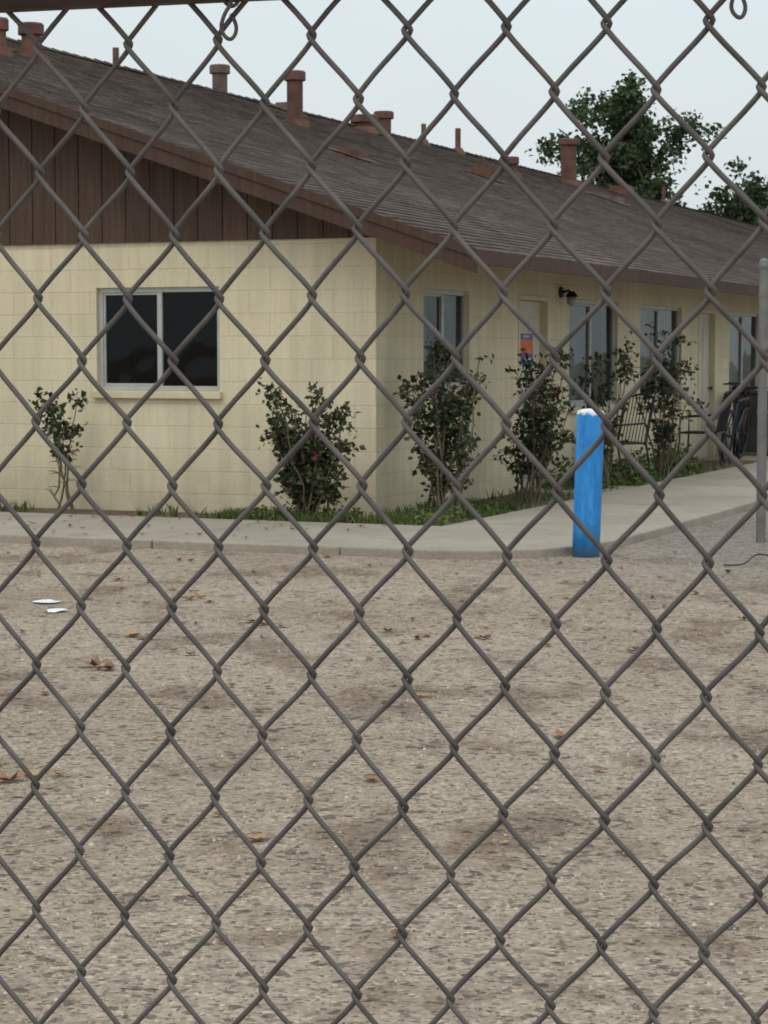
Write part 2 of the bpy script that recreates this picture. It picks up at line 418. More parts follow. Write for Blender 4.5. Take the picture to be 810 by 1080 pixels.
# roof
nz = math.sqrt(1+SL*SL)
m = MB()
th = 0.035
def P(s, y, dz=0): return (-s, y, zt(s)+dz)
y0r, y1r = -GO, LEN+0.4
m.prism([P(-EO, y0r, -0.012), P(SR, y0r, -0.012), P(SR, y0r, -th-0.012), P(-EO, y0r, -th-0.012)], (0, y1r-y0r, 0))
zr = zt(SR)
bs = 2*SR+EO
m.prism([(-SR, y0r, zr-0.012), (-bs, y0r, ZE-0.012), (-bs, y0r, ZE-th-0.012), (-SR, y0r, zr-th-0.012)], (0, y1r-y0r, 0))
m.obj('roof_sheathing', M_soffit, bld)
m = MB()
L = (SR+EO)*nz; course = 0.15; tabw = 0.33
nc = int(L/course)
for i in range(nc+1):
    d0 = i*course-0.02; d1 = min((i+1)*course+0.02, L)
    s0 = d0/nz-EO; s1 = d1/nz-EO
    off = (i % 2)*tabw/2+R.uniform(-0.03, 0.03)
    yy = y0r-0.02
    nxt = yy+tabw-off if off > 0 else yy+tabw
    while yy < y1r:
        ye = min(nxt, y1r)
        w = 0.012*noise.noise(Vector((s0*0.5, yy*0.35, 0)))
        lift = 0.007+R.uniform(0, 0.004)+w; j = R.uniform(-0.005, 0.005)
        a = P(s0+j, yy+0.0015, lift); b = P(s0+j, ye-0.0015, lift); c = P(s1, ye-0.0015, w-0.004); d = P(s1, yy+0.0015, w-0.004)
        m.poly([a, b, c, d])
        n = len(m.V)
        m.V += [Vector(P(s0+j, yy+0.003, -0.004)), Vector(P(s0+j, ye-0.003, -0.004))]
        m.F.append([n-4, n, n+1, n-3]); m.I.append(0)
        yy = ye; nxt = yy+tabw
yy = y0r-0.02
while yy < y1r:
    l = R.uniform(0.012, 0.02)
    m.poly([(-SR+0.14, yy, zr-0.14*SL+0.03), (-SR, yy, zr+0.035+l), (-SR, yy+0.32, zr+0.02+l), (-SR+0.14, yy+0.32, zr-0.14*SL+0.02)])
    m.poly([(-SR, yy, zr+0.035+l), (-SR-0.14, yy, zr-0.14*SL+0.03), (-SR-0.14, yy+0.32, zr-0.14*SL+0.02), (-SR, yy+0.32, zr+0.02+l)])
    yy += 0.3
m.poly([(-SR, y0r, zr+0.002), (-SR, y1r, zr+0.002), (-bs, y1r, ZE+0.002), (-bs, y0r, ZE+0.002)])
m.obj('roof_shingles', M_shingle, bld)
m = MB()
fh = 0.2
m.prism([P(-EO-0.03, -GO-0.045, -0.002), P(SR, -GO-0.045, -0.002), P(SR, -GO-0.045, -fh), P(-EO-0.03, -GO-0.045, -fh)], (0, 0.045, 0))
m.prism([P(-EO-0.035, -GO-0.062, 0.010), P(SR, -GO-0.062, 0.010), P(SR, -GO-0.062, -0.07), P(-EO-0.035, -GO-0.062, -0.07)], (0, 0.0165, 0))
m.prism([(-SR-0.001, -GO-0.045, zr-0.002), (-bs, -GO-0.045, ZE-0.002), (-bs, -GO-0.045, ZE-fh), (-SR-0.001, -GO-0.045, zr-fh)], (0, 0.045, 0))
yb = -GO+0.001
while yb < LEN+0.4:
    ye = min(yb+4.9, LEN+0.4)
    m.box(EO, EO+0.03, yb+0.002, ye-0.002, ZE-0.13+R.uniform(-.004, .004), ZE-0.012); yb = ye
m.obj('fascia_boards', M_fascia, bld)
m = MB()
yy = 0.35
while yy < LEN:
    m.prism([P(-EO, yy, -th-0.013), P(0.05, yy, -th-0.013), P(0.05, yy, -th-0.115), P(-EO, yy, -th-0.09)], (0, 0.045, 0))
    yy += 0.61
for s_ in (0.3, 2.5, 4.9, 7.2):
    m.box(-s_-0.045, -s_+0.045, -GO+0.001, -0.021, zt(s_)-0.20, zt(s_)-th-0.03)
m.obj('rafter_tails', M_soffit, bld)
m = MB(); pitch = 0.245
s = 0.0
m.box(-18, -0.0, -0.012, 0.03, 2.49, 2.50, 1)
while s < 18:
    a, b = s+0.005, s+pitch-0.005
    zf = lambda q: (zt(q) if q < SR else zt(2*SR-q)) - th - 0.02
    m.prism([(-a, -0.03, 2.475), (-b, -0.03, 2.475), (-b, -0.03, zf(b)), (-a, -0.03, zf(a))], (0, 0.028, 0))
    s += pitch
m.prism([(0, -0.0015, 2.50), (-18, -0.0015, 2.50), (-18, -0.0015, zt(0)-0.06), (-SR, -0.0015, zr-0.06), (0, -0.0015, zt(0)-0.06)], (0, 0.02, 0), 1)
m.obj('gable_siding', [M_siding, M_dark], bld)

def vent(s, t, h, r, kind=0, mat=None):
    mat = mat or M_vent
    z = zt(s) if s < SR else zt(2*SR-s)
    m = MB(); x = -s
    if kind == 0:
        m.tube([(x, t, z-0.1), (x, t, z+0.04), (x, t, z+0.05)], [r*2.0, r*1.7, r*1.2], 14)
        m.tube([(x, t, z-0.05), (x, t, z+h-0.10)], r, 14)
        m.tube([(x, t, z+h-0.15), (x, t, z+h-0.14), (x, t, z+h-0.02), (x, t, z+h)], [r*1.1, r*1.35, r*1.35, r*1.2], 14)
    elif kind == 1:
        w = r
        m.prism([(x+w, t-w, zt(s-w)+0.02), (x-w, t-w, zt(s+w)+0.02), (x-w, t-w, zt(s+w)+h*0.45), (x+w, t-w, zt(s-w)+h)], (0, 2*w, 0))
        m.prism([(x+w+0.12, t-w-0.1, zt(s-w-0.12)+0.022), (x-w-0.1, t-w-0.1, zt(s+w+0.1)+0.022), (x-w-0.1, t-w-0.1, zt(s+w+0.1)+0.03), (x+w+0.12, t-w-0.1, zt(s-w-0.12)+0.03)], (0, 2*w+0.2, 0))
    else:
        m.tube([(x, t, z-0.05), (x, t, z+0.08), (x, t, z+0.1)], [r*3.2, r*1.6, r*1.1], 12)
        m.tube([(x, t, z), (x, t, z+h)], r, 10)
    m.obj('roof_vent', mat, bld)
vent(6.68, 12.9, 0.78, 0.125)
vent(9.2, 15.4, 0.58, 0.13, 0, M_ventgrey)
vent(7.1, 6.0, 0.42, 0.12)
vent(6.75, 4.7, 0.40, 0.09)
vent(9.2, 22.6, 0.55, 0.15)
vent(8.6, 20.2, 0.28, 0.2, 0)
vent(7.84, 30.4, 1.0, 0.18)
vent(3.73, 8.2, 0.12, 0.15, 1)
vent(4.83, 16.4, 0.24, 0.2, 1)
vent(5.2, 17.2, 0.3, 0.05, 2)
vent(6.4, 22.2, 0.35, 0.11)
vent(5.98, 27.2, 0.14, 0.3, 1, M_ventgrey)
vent(9.0, 43.0, 0.45, 0.05, 2)
vent(8.9, 26.0, 0.5, 0.06, 2)
vent(9.1, 11.7, 0.35, 0.05, 2)
vent(8.6, 16.8, 0.2, 0.16, 1, M_ventgrey)
vent(8.2, 36.0, 0.3, 0.25, 1)
vent(8.9, 24.0, 0.4, 0.05, 2)

# ---------------------------------------------------------------- sidewalk & bed
site = empty('sidewalk', (BX, BY, 0), -ANG)
m = MB(); H = 0.065; g = 0.006
x = 1.0
while x > -20:
    x2 = x-1.55; m.box(x2+g, x-g, -3.1, -1.0, -0.05, H+R.uniform(-0.003, 0.003)); x = x2
yy = -1.0
while yy < 60:
    m.box(1.0, 2.7, yy+g, yy+1.55-g, -0.05, H+R.uniform(-0.003, 0.003)); yy += 1.55
m.prism([(1.0, -3.1, -0.05), (1.75, -3.1, -0.05), (2.1, -3.0, -0.05), (2.42, -2.72, -0.05), (2.62, -2.3, -0.05), (2.7, -1.8, -0.05), (2.7, -1.0, -0.05), (1.0, -1.0, -0.05)], (0, 0, H+0.05))
bevel(m.obj('concrete_slabs', M_conc, site), 0.012, 2)
m = MB()
m.poly([(-20, -1.0, 0.03), (1.0, -1.0, 0.03), (1.0, 60, 0.03), (-0.1, 60, 0.03), (-0.1, 0.1, 0.03), (-20, 0.1, 0.03)])
bed = m.obj('soil_bed', M_soil); bed.location = (BX, BY, 0); bed.rotation_euler = (0, 0, -ANG)
m = MB()
for h in side:
    if h[4] == 'd' and h[0] < 40: m.box(0.002, 0.998, h[0]-0.1, h[1]+0.1, -0.03, H-0.006)
bevel(m.obj('stoop', M_conc, site), 0.01)

def toworld(x, y, z=0):
    c, s_ = math.cos(-ANG), math.sin(-ANG)
    return Vector((BX+x*c-y*s_, BY+x*s_+y*c, z))

# ---------------------------------------------------------------- plants
def add_leaf(m, p, size, mi=0, up=0.4, rnd=R):
    d = Vector((rnd.gauss(0, 1), rnd.gauss(0, 1), rnd.gauss(0, 1)+up)).normalized()
    a = d.orthogonal().normalized()
    a.rotate(Matrix.Rotation(rnd.uniform(0, 6.28), 3, d))
    bb = d.cross(a)
    L_ = size*rnd.uniform(0.7, 1.25); W = L_*0.36
    tip = p+a*L_; mid = p+a*L_*0.45
    n = len(m.V)
    m.V += [p, mid+bb*W+d*W*0.3, tip-d*W*0.3, mid-bb*W+d*W*0.3]
    m.F += [[n, n+1, n+2], [n, n+2, n+3]]; m.I += [mi, mi]
def rose(name, loc, h, w, nst, nleaf, seed, bare=0.25, flowers=4, lean=(0, 0), leafsize=0.06, shoots=2, spread=0.42):
    r = random.Random(seed); m = MB(); tips = []
    for k in range(nst):
        a = r.uniform(0, 6.28); rr = w*spread*r.uniform(0.1, 1.0); hh = h*r.uniform(0.5, 0.88)
        if k < shoots: hh = h*r.uniform(0.92, 1.0); rr *= 0.9
        pts = []; p0 = Vector((r.gauss(0, 0.06), r.gauss(0, 0.06), 0))
        for i in range(9):
            t = i/8
            pts.append(p0+Vector((math.cos(a)*rr*t**0.9+r.gauss(0, 0.014)+lean[0]*t*h, math.sin(a)*rr*t**0.9*0.8+r.gauss(0, 0.014)+lean[1]*t*h, hh*t)))
        m.tube(pts, [0.012*(1-0.65*i/8) for i in range(9)], 5, 1)
        tw = 0.6 if k < shoots else 1.0
        for q in range(r.randint(4, 7)):
            i = r.randint(2, 8); b0 = pts[i]; dd = Vector((r.gauss(0, 1), r.gauss(0, 1), r.uniform(-0.2, 1.0))).normalized()*r.uniform(0.08, 0.20)*w*tw
            bp = [b0, b0+dd*0.5+Vector((0, 0, 0.01)), b0+dd]
            m.tube(bp, [0.005, 0.004, 0.002], 4, 1); tips += bp[1:]; tips.append(b0+dd*1.05)
        tips += [p for i, p in enumerate(pts) if i/8 > bare+0.1] + [pts[-1]]
    tips = [p for p in tips if p.z > bare*h*r.uniform(0.8, 1.3)]
    while nleaf > 0:
        c = r.choice(tips); c = c+Vector((r.gauss(0, 0.03), r.gauss(0, 0.03), r.gauss(0, 0.03)))
        k = r.randint(5, 12)
        for _ in range(k):
            add_leaf(m, c+Vector((r.gauss(0, 0.035), r.gauss(0, 0.035), r.gauss(0, 0.035))), leafsize, 0, 0.6, r)
        nleaf -= k
    for _ in range(flowers):
        c = r.choice(tips)+Vector((r.uniform(-0.02, 0.04), -0.05, 0.02))
        for q in range(7):
            add_leaf(m, c+Vector((r.gauss(0, 0.01), r.gauss(0, 0.01), r.gauss(0, 0.01))), 0.032, 2, 0.2, r)
    o = m.obj(name, [M_rose, M_stem, M_flower])
    o.location = loc
    return o
rose('rose_bush', toworld(-2.86, -0.45, 0.03), 1.08, 0.66, 5, 430, 1, 0.52, 1)
rose('rose_bush', toworld(-0.30, -0.78, 0.03), 1.12, 0.92, 24, 2900, 2, 0.14, 6, shoots=6, spread=0.40)
rose('rose_bush', toworld(0.55, 0.25, 0.03), 1.47, 0.78, 17, 2100, 3, 0.14, 6, shoots=7, spread=0.42)
rose('rose_bush', toworld(0.62, 2.4, 0.03), 1.38, 1.0, 14, 1500, 14, 0.2, 5, lean=(0.05, 0.05), shoots=6, spread=0.42)
rose('rose_bush', toworld(0.70, 4.7, 0.03), 1.45, 0.9, 8, 650, 5, 0.3, 3, shoots=4)
rose('rose_bush', toworld(0.70, 6.9, 0.03), 1.72, 1.1, 11, 1000, 6, 0.25, 4, shoots=4)
def shrub(name, pts, n, hgt, seed, size=0.055):
    r = random.Random(seed); m = MB()
    for _ in range(n):
        c, rad = r.choice(pts)
        a = r.uniform(0, 6.28); q = rad*math.sqrt(r.random()); z = hgt*(1-(q/rad)**2)*r.uniform(0.15, 1.0)
        p = c+Vector((math.cos(a)*q, math.sin(a)*q, z))
        add_leaf(m, p, size, 0, 0.8, r)
    return m.obj(name, [M_grass])
rs = random.Random(55)
shrub('low_shrub', [(toworld(0.55+rs.uniform(-.15, .15), y_, 0.03), rs.uniform(0.2, 0.42)) for y_ in (4.4, 5.1, 5.8, 6.6, 7.3, 8.0, 8.5)], 3400, 0.36, 5)

m = MB(); r = random.Random(11)
def blade(p, h):
    a = r.uniform(0, 6.28); w = 0.006*r.uniform(0.7, 1.6); d = Vector((math.cos(a), math.sin(a), 0)); n_ = Vector((-d.y, d.x, 0))
    l = r.uniform(0.1, 0.7)*h
    m.poly([p-n_*w, p+n_*w, p+n_*w*0.7+d*l*0.4+Vector((0, 0, h*0.6)), p+d*l+Vector((0, 0, h)), p-n_*w*0.7+d*l*0.4+Vector((0, 0, h*0.6))])
for _ in range(6500):
    if r.random() < 0.62:
        x_ = r.uniform(-1.1, 1.0); y_ = r.uniform(-0.98, -0.55) if x_ < 0.1 else r.uniform(-0.98, 1.5)
    elif r.random() < 0.6:
        x_ = r.uniform(-4.5, -1.1); y_ = r.uniform(-0.98, -0.3)
    else:
        x_ = r.uniform(0.1, 0.98); y_ = r.uniform(1.0, 9)
    dn = noise.noise(Vector((x_*1.6, y_*1.6, 3.1)))
    lim = -0.15 if x_ > -1.1 else 0.12
    if dn < lim: continue
    blade(toworld(x_, y_, 0.025), r.uniform(0.03, 0.13))
for _ in range(2600):
    x_ = r.uniform(-0.9, 1.0); y_ = r.uniform(-0.97, -0.4) if x_ < 0.1 else r.uniform(-0.97, 1.2)
    if noise.noise(Vector((x_*2, y_*2, 9))) < -0.05: continue
    add_leaf(m, toworld(x_, y_, r.uniform(0.03, 0.15)), 0.04, 0, 1.5, r)
m.obj('grass', [M_grass])

def tree(name, loc, h, w, seed, crown0=0.35, nclump=170, lsz=0.22):
    r = random.Random(seed); m = MB(); ends = []
    trunk = [Vector((r.gauss(0, 0.05)*i, r.gauss(0, 0.05)*i, h*0.82*i/8)) for i in range(9)]
    m.tube(trunk, [0.28*(1-0.85*i/8)*h/10 for i in range(9)], 8, 1)
    cz = h*(1+crown0)/2; hz = h*(1-crown0)/2
    for k in range(44):
        i = r.randint(3, 8); b = trunk[i]
        a = r.uniform(0, 6.28); el = r.uniform(-0.9, 1.5)
        rr = r.uniform(0.6, 1.0)
        tgt = Vector((math.cos(a)*math.cos(el)*w*0.5*rr, math.sin(a)*math.cos(el)*w*0.5*rr, cz+math.sin(el)*hz*rr*r.uniform(0.85, 1.0)))
        pts = [b.lerp(tgt, t)+Vector((r.gauss(0, 0.12), r.gauss(0, 0.12), r.gauss(0, 0.12))) for t in (0, .25, .5, .75, 1)]
        m.tube(pts, [0.08*h/10*(1-0.85*t) for t in (0, .25, .5, .75, 1)], 5, 1)
        ends += pts[2:]
        for q in range(3):
            b2 = pts[r.randint(2, 4)]; dd = Vector((r.gauss(0, 1), r.gauss(0, 1), r.gauss(0.3, 0.8))).normalized()*w*0.13
            m.tube([b2, b2+dd*0.5, b2+dd], [0.03, 0.02, 0.01], 4, 1); ends += [b2+dd]
    for _ in range(nclump):
        c = r.choice(ends)+Vector((r.gauss(0, 0.15), r.gauss(0, 0.15), r.gauss(0, 0.2)))
        rad = r.uniform(0.3, 0.7)*w/7
        for _ in range(int(r.uniform(40, 80))):
            v = Vector((r.gauss(0, 1), r.gauss(0, 1), r.gauss(0, 0.75)))*rad*0.6
            add_leaf(m, c+v, lsz, 0, 0.5, r)
    o = m.obj(name, [M_tree, M_bark]); o.location = loc
    return o
tree('tree', (10.9, 98, 0), 13.4, 6.6, 21, 0.33, 320, 0.27)
tree('tree', (17.2, 101, 0), 9.8, 6.8, 22, 0.35, 200, 0.27)
tree('tree', (24.5, 96, 0), 10.5, 6.5, 23, 0.4, 130, 0.28)

# ---------------------------------------------------------------- bollard
def bollard_mat():
    m, nt, b = new_mat('bollard_blue_paint')
    co = objco(nt)
    mpb = N(nt, 'ShaderNodeMapping'); mpb.inputs['Scale'].default_value = (2.2, 2.2, 0.5); nt.links.new(co, mpb.inputs[0])
    f = noise_n(nt, mpb.outputs[0], 7, 6, 0.7)
    r_ = ramp(nt, [(0.3, (0.012, 0.15, 0.44)), (0.5, (0.018, 0.235, 0.62)), (0.7, (0.06, 0.34, 0.70))], f)
    s = N(nt, 'ShaderNodeSeparateXYZ'); nt.links.new(co, s.inputs[0])
    mr = N(nt, 'ShaderNodeMapRange'); nt.links.new(s.outputs[2], mr.inputs[0])
    mr.inputs[1].default_value = 0.99; mr.inputs[2].default_value = 1.06; mr.inputs[3].default_value = 0; mr.inputs[4].default_value = 0.55
    f2 = noise_n(nt, co, 14, 5, 0.7)
    ad = N(nt, 'ShaderNodeMath', operation='ADD'); nt.links.new(mr.outputs[0], ad.inputs[0]); nt.links.new(f2, ad.inputs[1])
    rr = ramp(nt, [(0.80, 0), (0.86, 1)], ad.outputs[0])
    c = mixc(nt, r_.outputs[0], (0.72, 0.74, 0.74), rr.outputs[0])
    f4 = ramp(nt, [(0.63, 0), (0.67, 0.8)], noise_n(nt, co, 26, 5, 0.7))
    c = mixc(nt, c, (0.10, 0.11, 0.13), f4.outputs[0])
    md = N(nt, 'ShaderNodeMapRange'); nt.links.new(s.outputs[2], md.inputs[0])
    md.inputs[1].default_value = 0.0; md.inputs[2].default_value = 0.10; md.inputs[3].default_value = 0.6; md.inputs[4].default_value = 0
    c = mixc(nt, c, (0.16, 0.13, 0.10), md.outputs[0])
    nt.links.new(c, b.inputs['Base Color']); b.inputs['Roughness'].default_value = 0.7
    bump(nt, b, f2, 0.5, 0.008)
    return m
m = MB(); rb = 0.1
prof = [(0, rb), (0.3, rb*1.005), (0.7, rb), (1.035, rb), (1.05, rb*0.97), (1.06, rb*0.88), (1.072, rb*0.55), (1.076, rb*0.1)]
m.tube([(0, 0, p[0]) for p in prof], [p[1] for p in prof], 32)
bo = m.obj('bollard', bollard_mat(), None, True)
bo.location = (1.46, 15.72, -0.005); bo.rotation_euler = (0, math.radians(1.6), 0)

m = MB(); m.tube([(0, 0, 0), (0, 0, 2.12)], 0.038, 16); m.tube([(0, 0, 2.12), (0, 0, 2.14), (0, 0, 2.18), (0, 0, 2.2)], [0.043, 0.044, 0.036, 0.012], 16)
for z in (0.3, 1.0, 1.9):
    m.tube([(0, 0, z), (0, 0, z+0.025)], 0.042, 16); m.box(0.035, 0.075, -0.012, 0.012, z, z+0.025)
fp = m.obj('fence_post', M_post); fp.location = (2.93, 16.9, 0)

# ---------------------------------------------------------------- bicycles, chairs, grill, bin
def bicycle(name, loc, rz, col, lean=0.12):
    root = empty(name, loc, rz); root.rotation_euler = (lean, 0, rz)
    fm = simple('bike_paint', col, 0.5, 0.1, 0.15)
    t = MB(); sp = MB()
    for cx in (-0.52, 0.52):
        ring = [(cx+0.33*math.cos(a), 0, 0.345+0.33*math.sin(a)) for a in [2*math.pi*i/36 for i in range(36)]]
        t.tube(ring, 0.019, 8, closed=True)
        ring2 = [(cx+0.305*math.cos(a), 0, 0.345+0.305*math.sin(a)) for a in [2*math.pi*i/36 for i in range(36)]]
        sp.tube(ring2, 0.009, 6, closed=True)
        for i in range(18):
            a = 2*math.pi*i/18
            sp.tube([(cx, 0.02*(-1)**i, 0.345), (cx+0.3*math.cos(a), 0, 0.345+0.3*math.sin(a))], 0.0018, 4)
        sp.tube([(cx, -0.05, 0.345), (cx, 0.05, 0.345)], 0.02, 10)
    t.obj('tyres', M_rubber, root, True); sp.obj('wheels', M_black, root, True)
    f = MB()
    bb_, st, ht, hb, ra, fa = (-0.08, 0, 0.3), (-0.22, 0, 0.78), (0.34, 0, 0.82), (0.38, 0, 0.68), (-0.52, 0, 0.345), (0.52, 0, 0.345)
    for a, b in ((bb_, st), (st, ht), (bb_, hb), (ht, hb)): f.tube([a, b], 0.019, 8)
    for sy in (-0.05, 0.05):
        f.tube([bb_, (-0.52, sy, 0.345)], 0.009, 6); f.tube([st, (-0.52, sy, 0.345)], 0.008, 6); f.tube([hb, (0.42, sy, 0.62), (0.52, sy, 0.345)], 0.011, 6)
    f.obj('frame', fm, root, True)
    h = MB()
    h.tube([ht, (0.31, 0, 0.95)], 0.013, 8); h.tube([(0.22, -0.29, 0.98), (0.3, -0.2, 0.99), (0.31, 0, 0.95), (0.3, 0.2, 0.99), (0.22, 0.29, 0.98)], 0.012, 8)
    h.tube([st, (-0.25, 0, 0.9)], 0.012, 8)
    h.tube([(-0.38, 0, 0.93), (-0.3, 0, 0.93), (-0.12, 0, 0.92)], [0.07, 0.06, 0.02], 10)
    h.tube([(-0.08, -0.03, 0.3), (-0.08, -0.04, 0.3)], 0.09, 20)
    h.tube([(-0.08, -0.06, 0.3), (0.02, -0.06, 0.17), (0.02, -0.14, 0.17)], 0.009, 6); h.tube([(-0.08, 0.06, 0.3), (-0.18, 0.06, 0.43), (-0.18, 0.14, 0.43)], 0.009, 6)
    h.obj('bars_seat_cranks', M_black, root, True)
    return root
bicycle('bicycle', toworld(0.60, 10.9, 0.065), math.radians(70), (0.012, 0.02, 0.04))
bicycle('bicycle', toworld(0.45, 11.9, 0.065), math.radians(75), (0.09, 0.02, 0.02))
def patio_chair(name, loc, rz):
    m = MB()
    w = 0.27
    for sx in (-w, w):
        m.tube([(sx, -0.26, 0), (sx, -0.24, 0.42), (sx, -0.24, 0.62), (sx, 0.2, 0.64), (sx, 0.24, 0.6)], 0.012, 8)
        m.tube([(sx, 0.3, 0), (sx, 0.22, 0.42), (sx, 0.33, 0.92)], 0.012, 8)
        m.tube([(sx, -0.24, 0.42), (sx, 0.22, 0.42)], 0.011, 8)
    m.tube([(-w, 0.33, 0.92), (0, 0.35, 0.96), (w, 0.33, 0.92)], 0.012, 8)
    m.tube([(-w, -0.24, 0.42), (w, -0.24, 0.42)], 0.011, 8); m.tube([(-w, 0.22, 0.42), (w, 0.22, 0.42)], 0.011, 8)
    for i in range(9):
        x = -w+2*w*(i+0.5)/9
        m.box(x-0.02, x+0.02, -0.24, 0.22, 0.425, 0.432)
        m.tube([(x, 0.22, 0.43), (x, 0.335, 0.93)], 0.006, 6)
    o = m.obj(name, M_black); o.location = loc; o.rotation_euler = (0, 0, rz)
patio_chair('patio_chair', toworld(0.45, 5.9, 0.06), math.radians(-60))
patio_chair('patio_chair', toworld(0.55, 9.5, 0.06), math.radians(-110))
patio_chair('patio_chair', toworld(0.6, 13.9, 0.06), math.radians(-100))
g_ = empty('kettle_grill', toworld(1.05, 12.3, 0.065))
m = MB()
prof = [(0.56, 0.03), (0.58, 0.14), (0.64, 0.23), (0.72, 0.275), (0.78, 0.285)]
m.tube([(0, 0, p[0]) for p in prof], [p[1] for p in prof], 24); m.obj('bowl', M_black, g_, True)
m = MB()
prof = [(0.785, 0.29), (0.84, 0.285), (0.92, 0.24), (0.98, 0.15), (1.0, 0.04)]
m.tube([(0, 0, p[0]) for p in prof], [p[1] for p in prof], 24); m.obj('lid', M_maroon, g_, True)
m = MB()
for a in (0.5, 2.6, 4.7):
    m.tube([(0.16*math.cos(a), 0.16*math.sin(a), 0.60), (0.30*math.cos(a), 0.30*math.sin(a), 0.0)], 0.011, 8)
m.tube([(-0.06, 0, 1.0), (-0.05, 0, 1.04), (0.05, 0, 1.04), (0.06, 0, 1.0)], 0.009, 6)
m.tube([(0, 0, 0.24), (0, 0, 0.25)], 0.2, 20)
m.obj('legs_handle', M_black, g_, True)
b_ = empty('trash_bin', toworld(0.45, 12.9, 0.06), -ANG)
m = MB()
m.prism([(-0.22, -0.24, 0.04), (0.22, -0.24, 0.04), (0.27, -0.29, 0.86), (-0.27, -0.29, 0.86)], (0, 0.52, 0)); bevel(m.obj('body', M_plastic, b_), 0.02)
m = MB(); m.box(-0.29, 0.29, -0.32, 0.27, 0.862, 0.90); m.tube([(-0.2, 0.3, 0.88), (0.2, 0.3, 0.88)], 0.015, 8); bevel(m.obj('lid', M_plastic, b_), 0.012)
m = MB(); m.tube([(-0.27, 0.25, 0.1), (-0.225, 0.25, 0.1)], 0.1, 16); m.tube([(0.225, 0.25, 0.1), (0.27, 0.25, 0.1)], 0.1, 16); m.obj('wheels', M_rubber, b_)

# ---------------------------------------------------------------- ground litter
r = random.Random(5)
m = MB()
def dead_leaf(p, size):
    a = r.uniform(0, 6.28); c, s_ = math.cos(a), math.sin(a)
    n0 = len(m.V); curl = r.uniform(0.25, 0.9)
    outline = [(-0.5, 0), (-0.3, 0.22), (-0.12, 0.2), (0.0, 0.42), (0.12, 0.22), (0.32, 0.25), (0.5, 0.0), (0.3, -0.2), (0.12, -0.2), (0.0, -0.4), (-0.12, -0.18), (-0.32, -0.22)]
    w = r.uniform(0.6, 1.1)
    m.V.append(p+Vector((0, 0, 0.005)))
    for u, v in outline:
        u *= size*r.uniform(0.85, 1.15); v *= size*w
        z = 0.008+curl*(v*v+u*u*0.5)/size*1.8*r.uniform(0.6, 1.3)
        m.V.append(p+Vector((u*c-v*s_, u*s_+v*c, z)))
    K = len(outline)
    for i in range(K): m.F.append([n0, n0+1+i, n0+1+(i+1) % K]); m.I.append(0)
named = [(-1.28, 7.35, .13), (-1.22, 7.45, .11), (-1.3, 11.2, .14), (-1.22, 11.1, .12), (-1.32, 10.0, .12), (-1.35, 10.1, .15), (-1.27, 10.0, .13), (-1.72, 14.0, .14), (-1.5, 13.9, .12), (-1.1, 13.0, .12), (-1.16, 12.9, .12),
         (-0.72, 11.8, .14), (-0.65, 11.7, .14), (-0.55, 11.6, .12), (0.52, 11.1, .10), (0.48, 11.15, .08), (0.02, 11.4, .09), (0.22, 11.2, .10), (0.17, 11.1, .10), (0.15, 9.2, .09), (0.04, 5.35, .075), (-0.17, 5.25, .05), (-0.4, 5.3, .05), (-0.1, 15.0, .1), (0.5, 15.3, .08), (-0.4, 15.6, .09), (2.3, 14.5, .09), (1.9, 13.2, .07)]
for x, y, s_ in named: dead_leaf(Vector((x, y, 0.0)), s_)
for _ in range(150):
    y = r.uniform(5.5, 16.5) if r.random() < 0.35 else r.uniform(10, 16)
    dead_leaf(Vector((r.uniform(-0.22, 0.22)*y, y, 0.0)), r.uniform(0.03, 0.075))
for _ in range(60):
    y = r.uniform(6, 15.5); dead_leaf(Vector((r.uniform(-6, 6), y, 0)), r.uniform(0.05, 0.11))
for _ in range(140):
    q = toworld(r.uniform(-6, 1.0), r.uniform(-3.0, -0.5), 0.068); dead_leaf(q, r.uniform(0.03, 0.08))
m.obj('fallen_leaves', M_fallen)
m = MB(); r = random.Random(9)
for _ in range(22000):
    y = 3.5+12.5*r.random()**1.6
    x = r.uniform(-0.3, 0.3)*y if r.random() < 0.8 else r.uniform(-4, 4)
    if noise.noise(Vector((x*1.3, y*1.3, 0))) < -0.1 and r.random() < 0.6: continue
    s_ = r.choice((0.003, 0.004, 0.005, 0.006, 0.008))*r.uniform(0.7, 1.2)
    n0 = len(m.V)
    for dx, dy, dz in ((1, 0, 0.1), (0, 1, 0.1), (-1, 0, 0.1), (0, -1, 0.1)):
        m.V.append(Vector((x+dx*s_*r.uniform(0.7, 1.3)+dy*s_*0.3, y+dy*s_*r.uniform(0.7, 1.3), -0.001)))
    m.V.append(Vector((x+s_*0.3*r.uniform(-1, 1), y+s_*0.3*r.uniform(-1, 1), s_*r.uniform(0.6, 1.1))))
    for i in range(4): m.F.append([n0+i, n0+(i+1) % 4, n0+4]); m.I.append(0)
m.obj('gravel', M_stone, None, True)
def scrap(x, y, w, d, a):
    m = MB(); k = 9; pts = []
    for i in range(k):
        t = 6.283*i/k; q = R.uniform(0.6, 1.15)
        pts.append((w*q*math.cos(t), d*q*math.sin(t), 0.004+R.uniform(0, 0.012)))
    m.prism([Vector(p) for p in pts], (0, 0, 0.003))
    o = m.obj('paper_scrap', M_white); o.location = (x, y, 0); o.rotation_euler = (0, 0, a)
scrap(-1.98, 12.75, 0.085, 0.09, 0.1); scrap(-1.86, 12.3, 0.08, 0.085, -0.1)
M_rope2 = simple('cable', (0.03, 0.028, 0.025), 0.7)
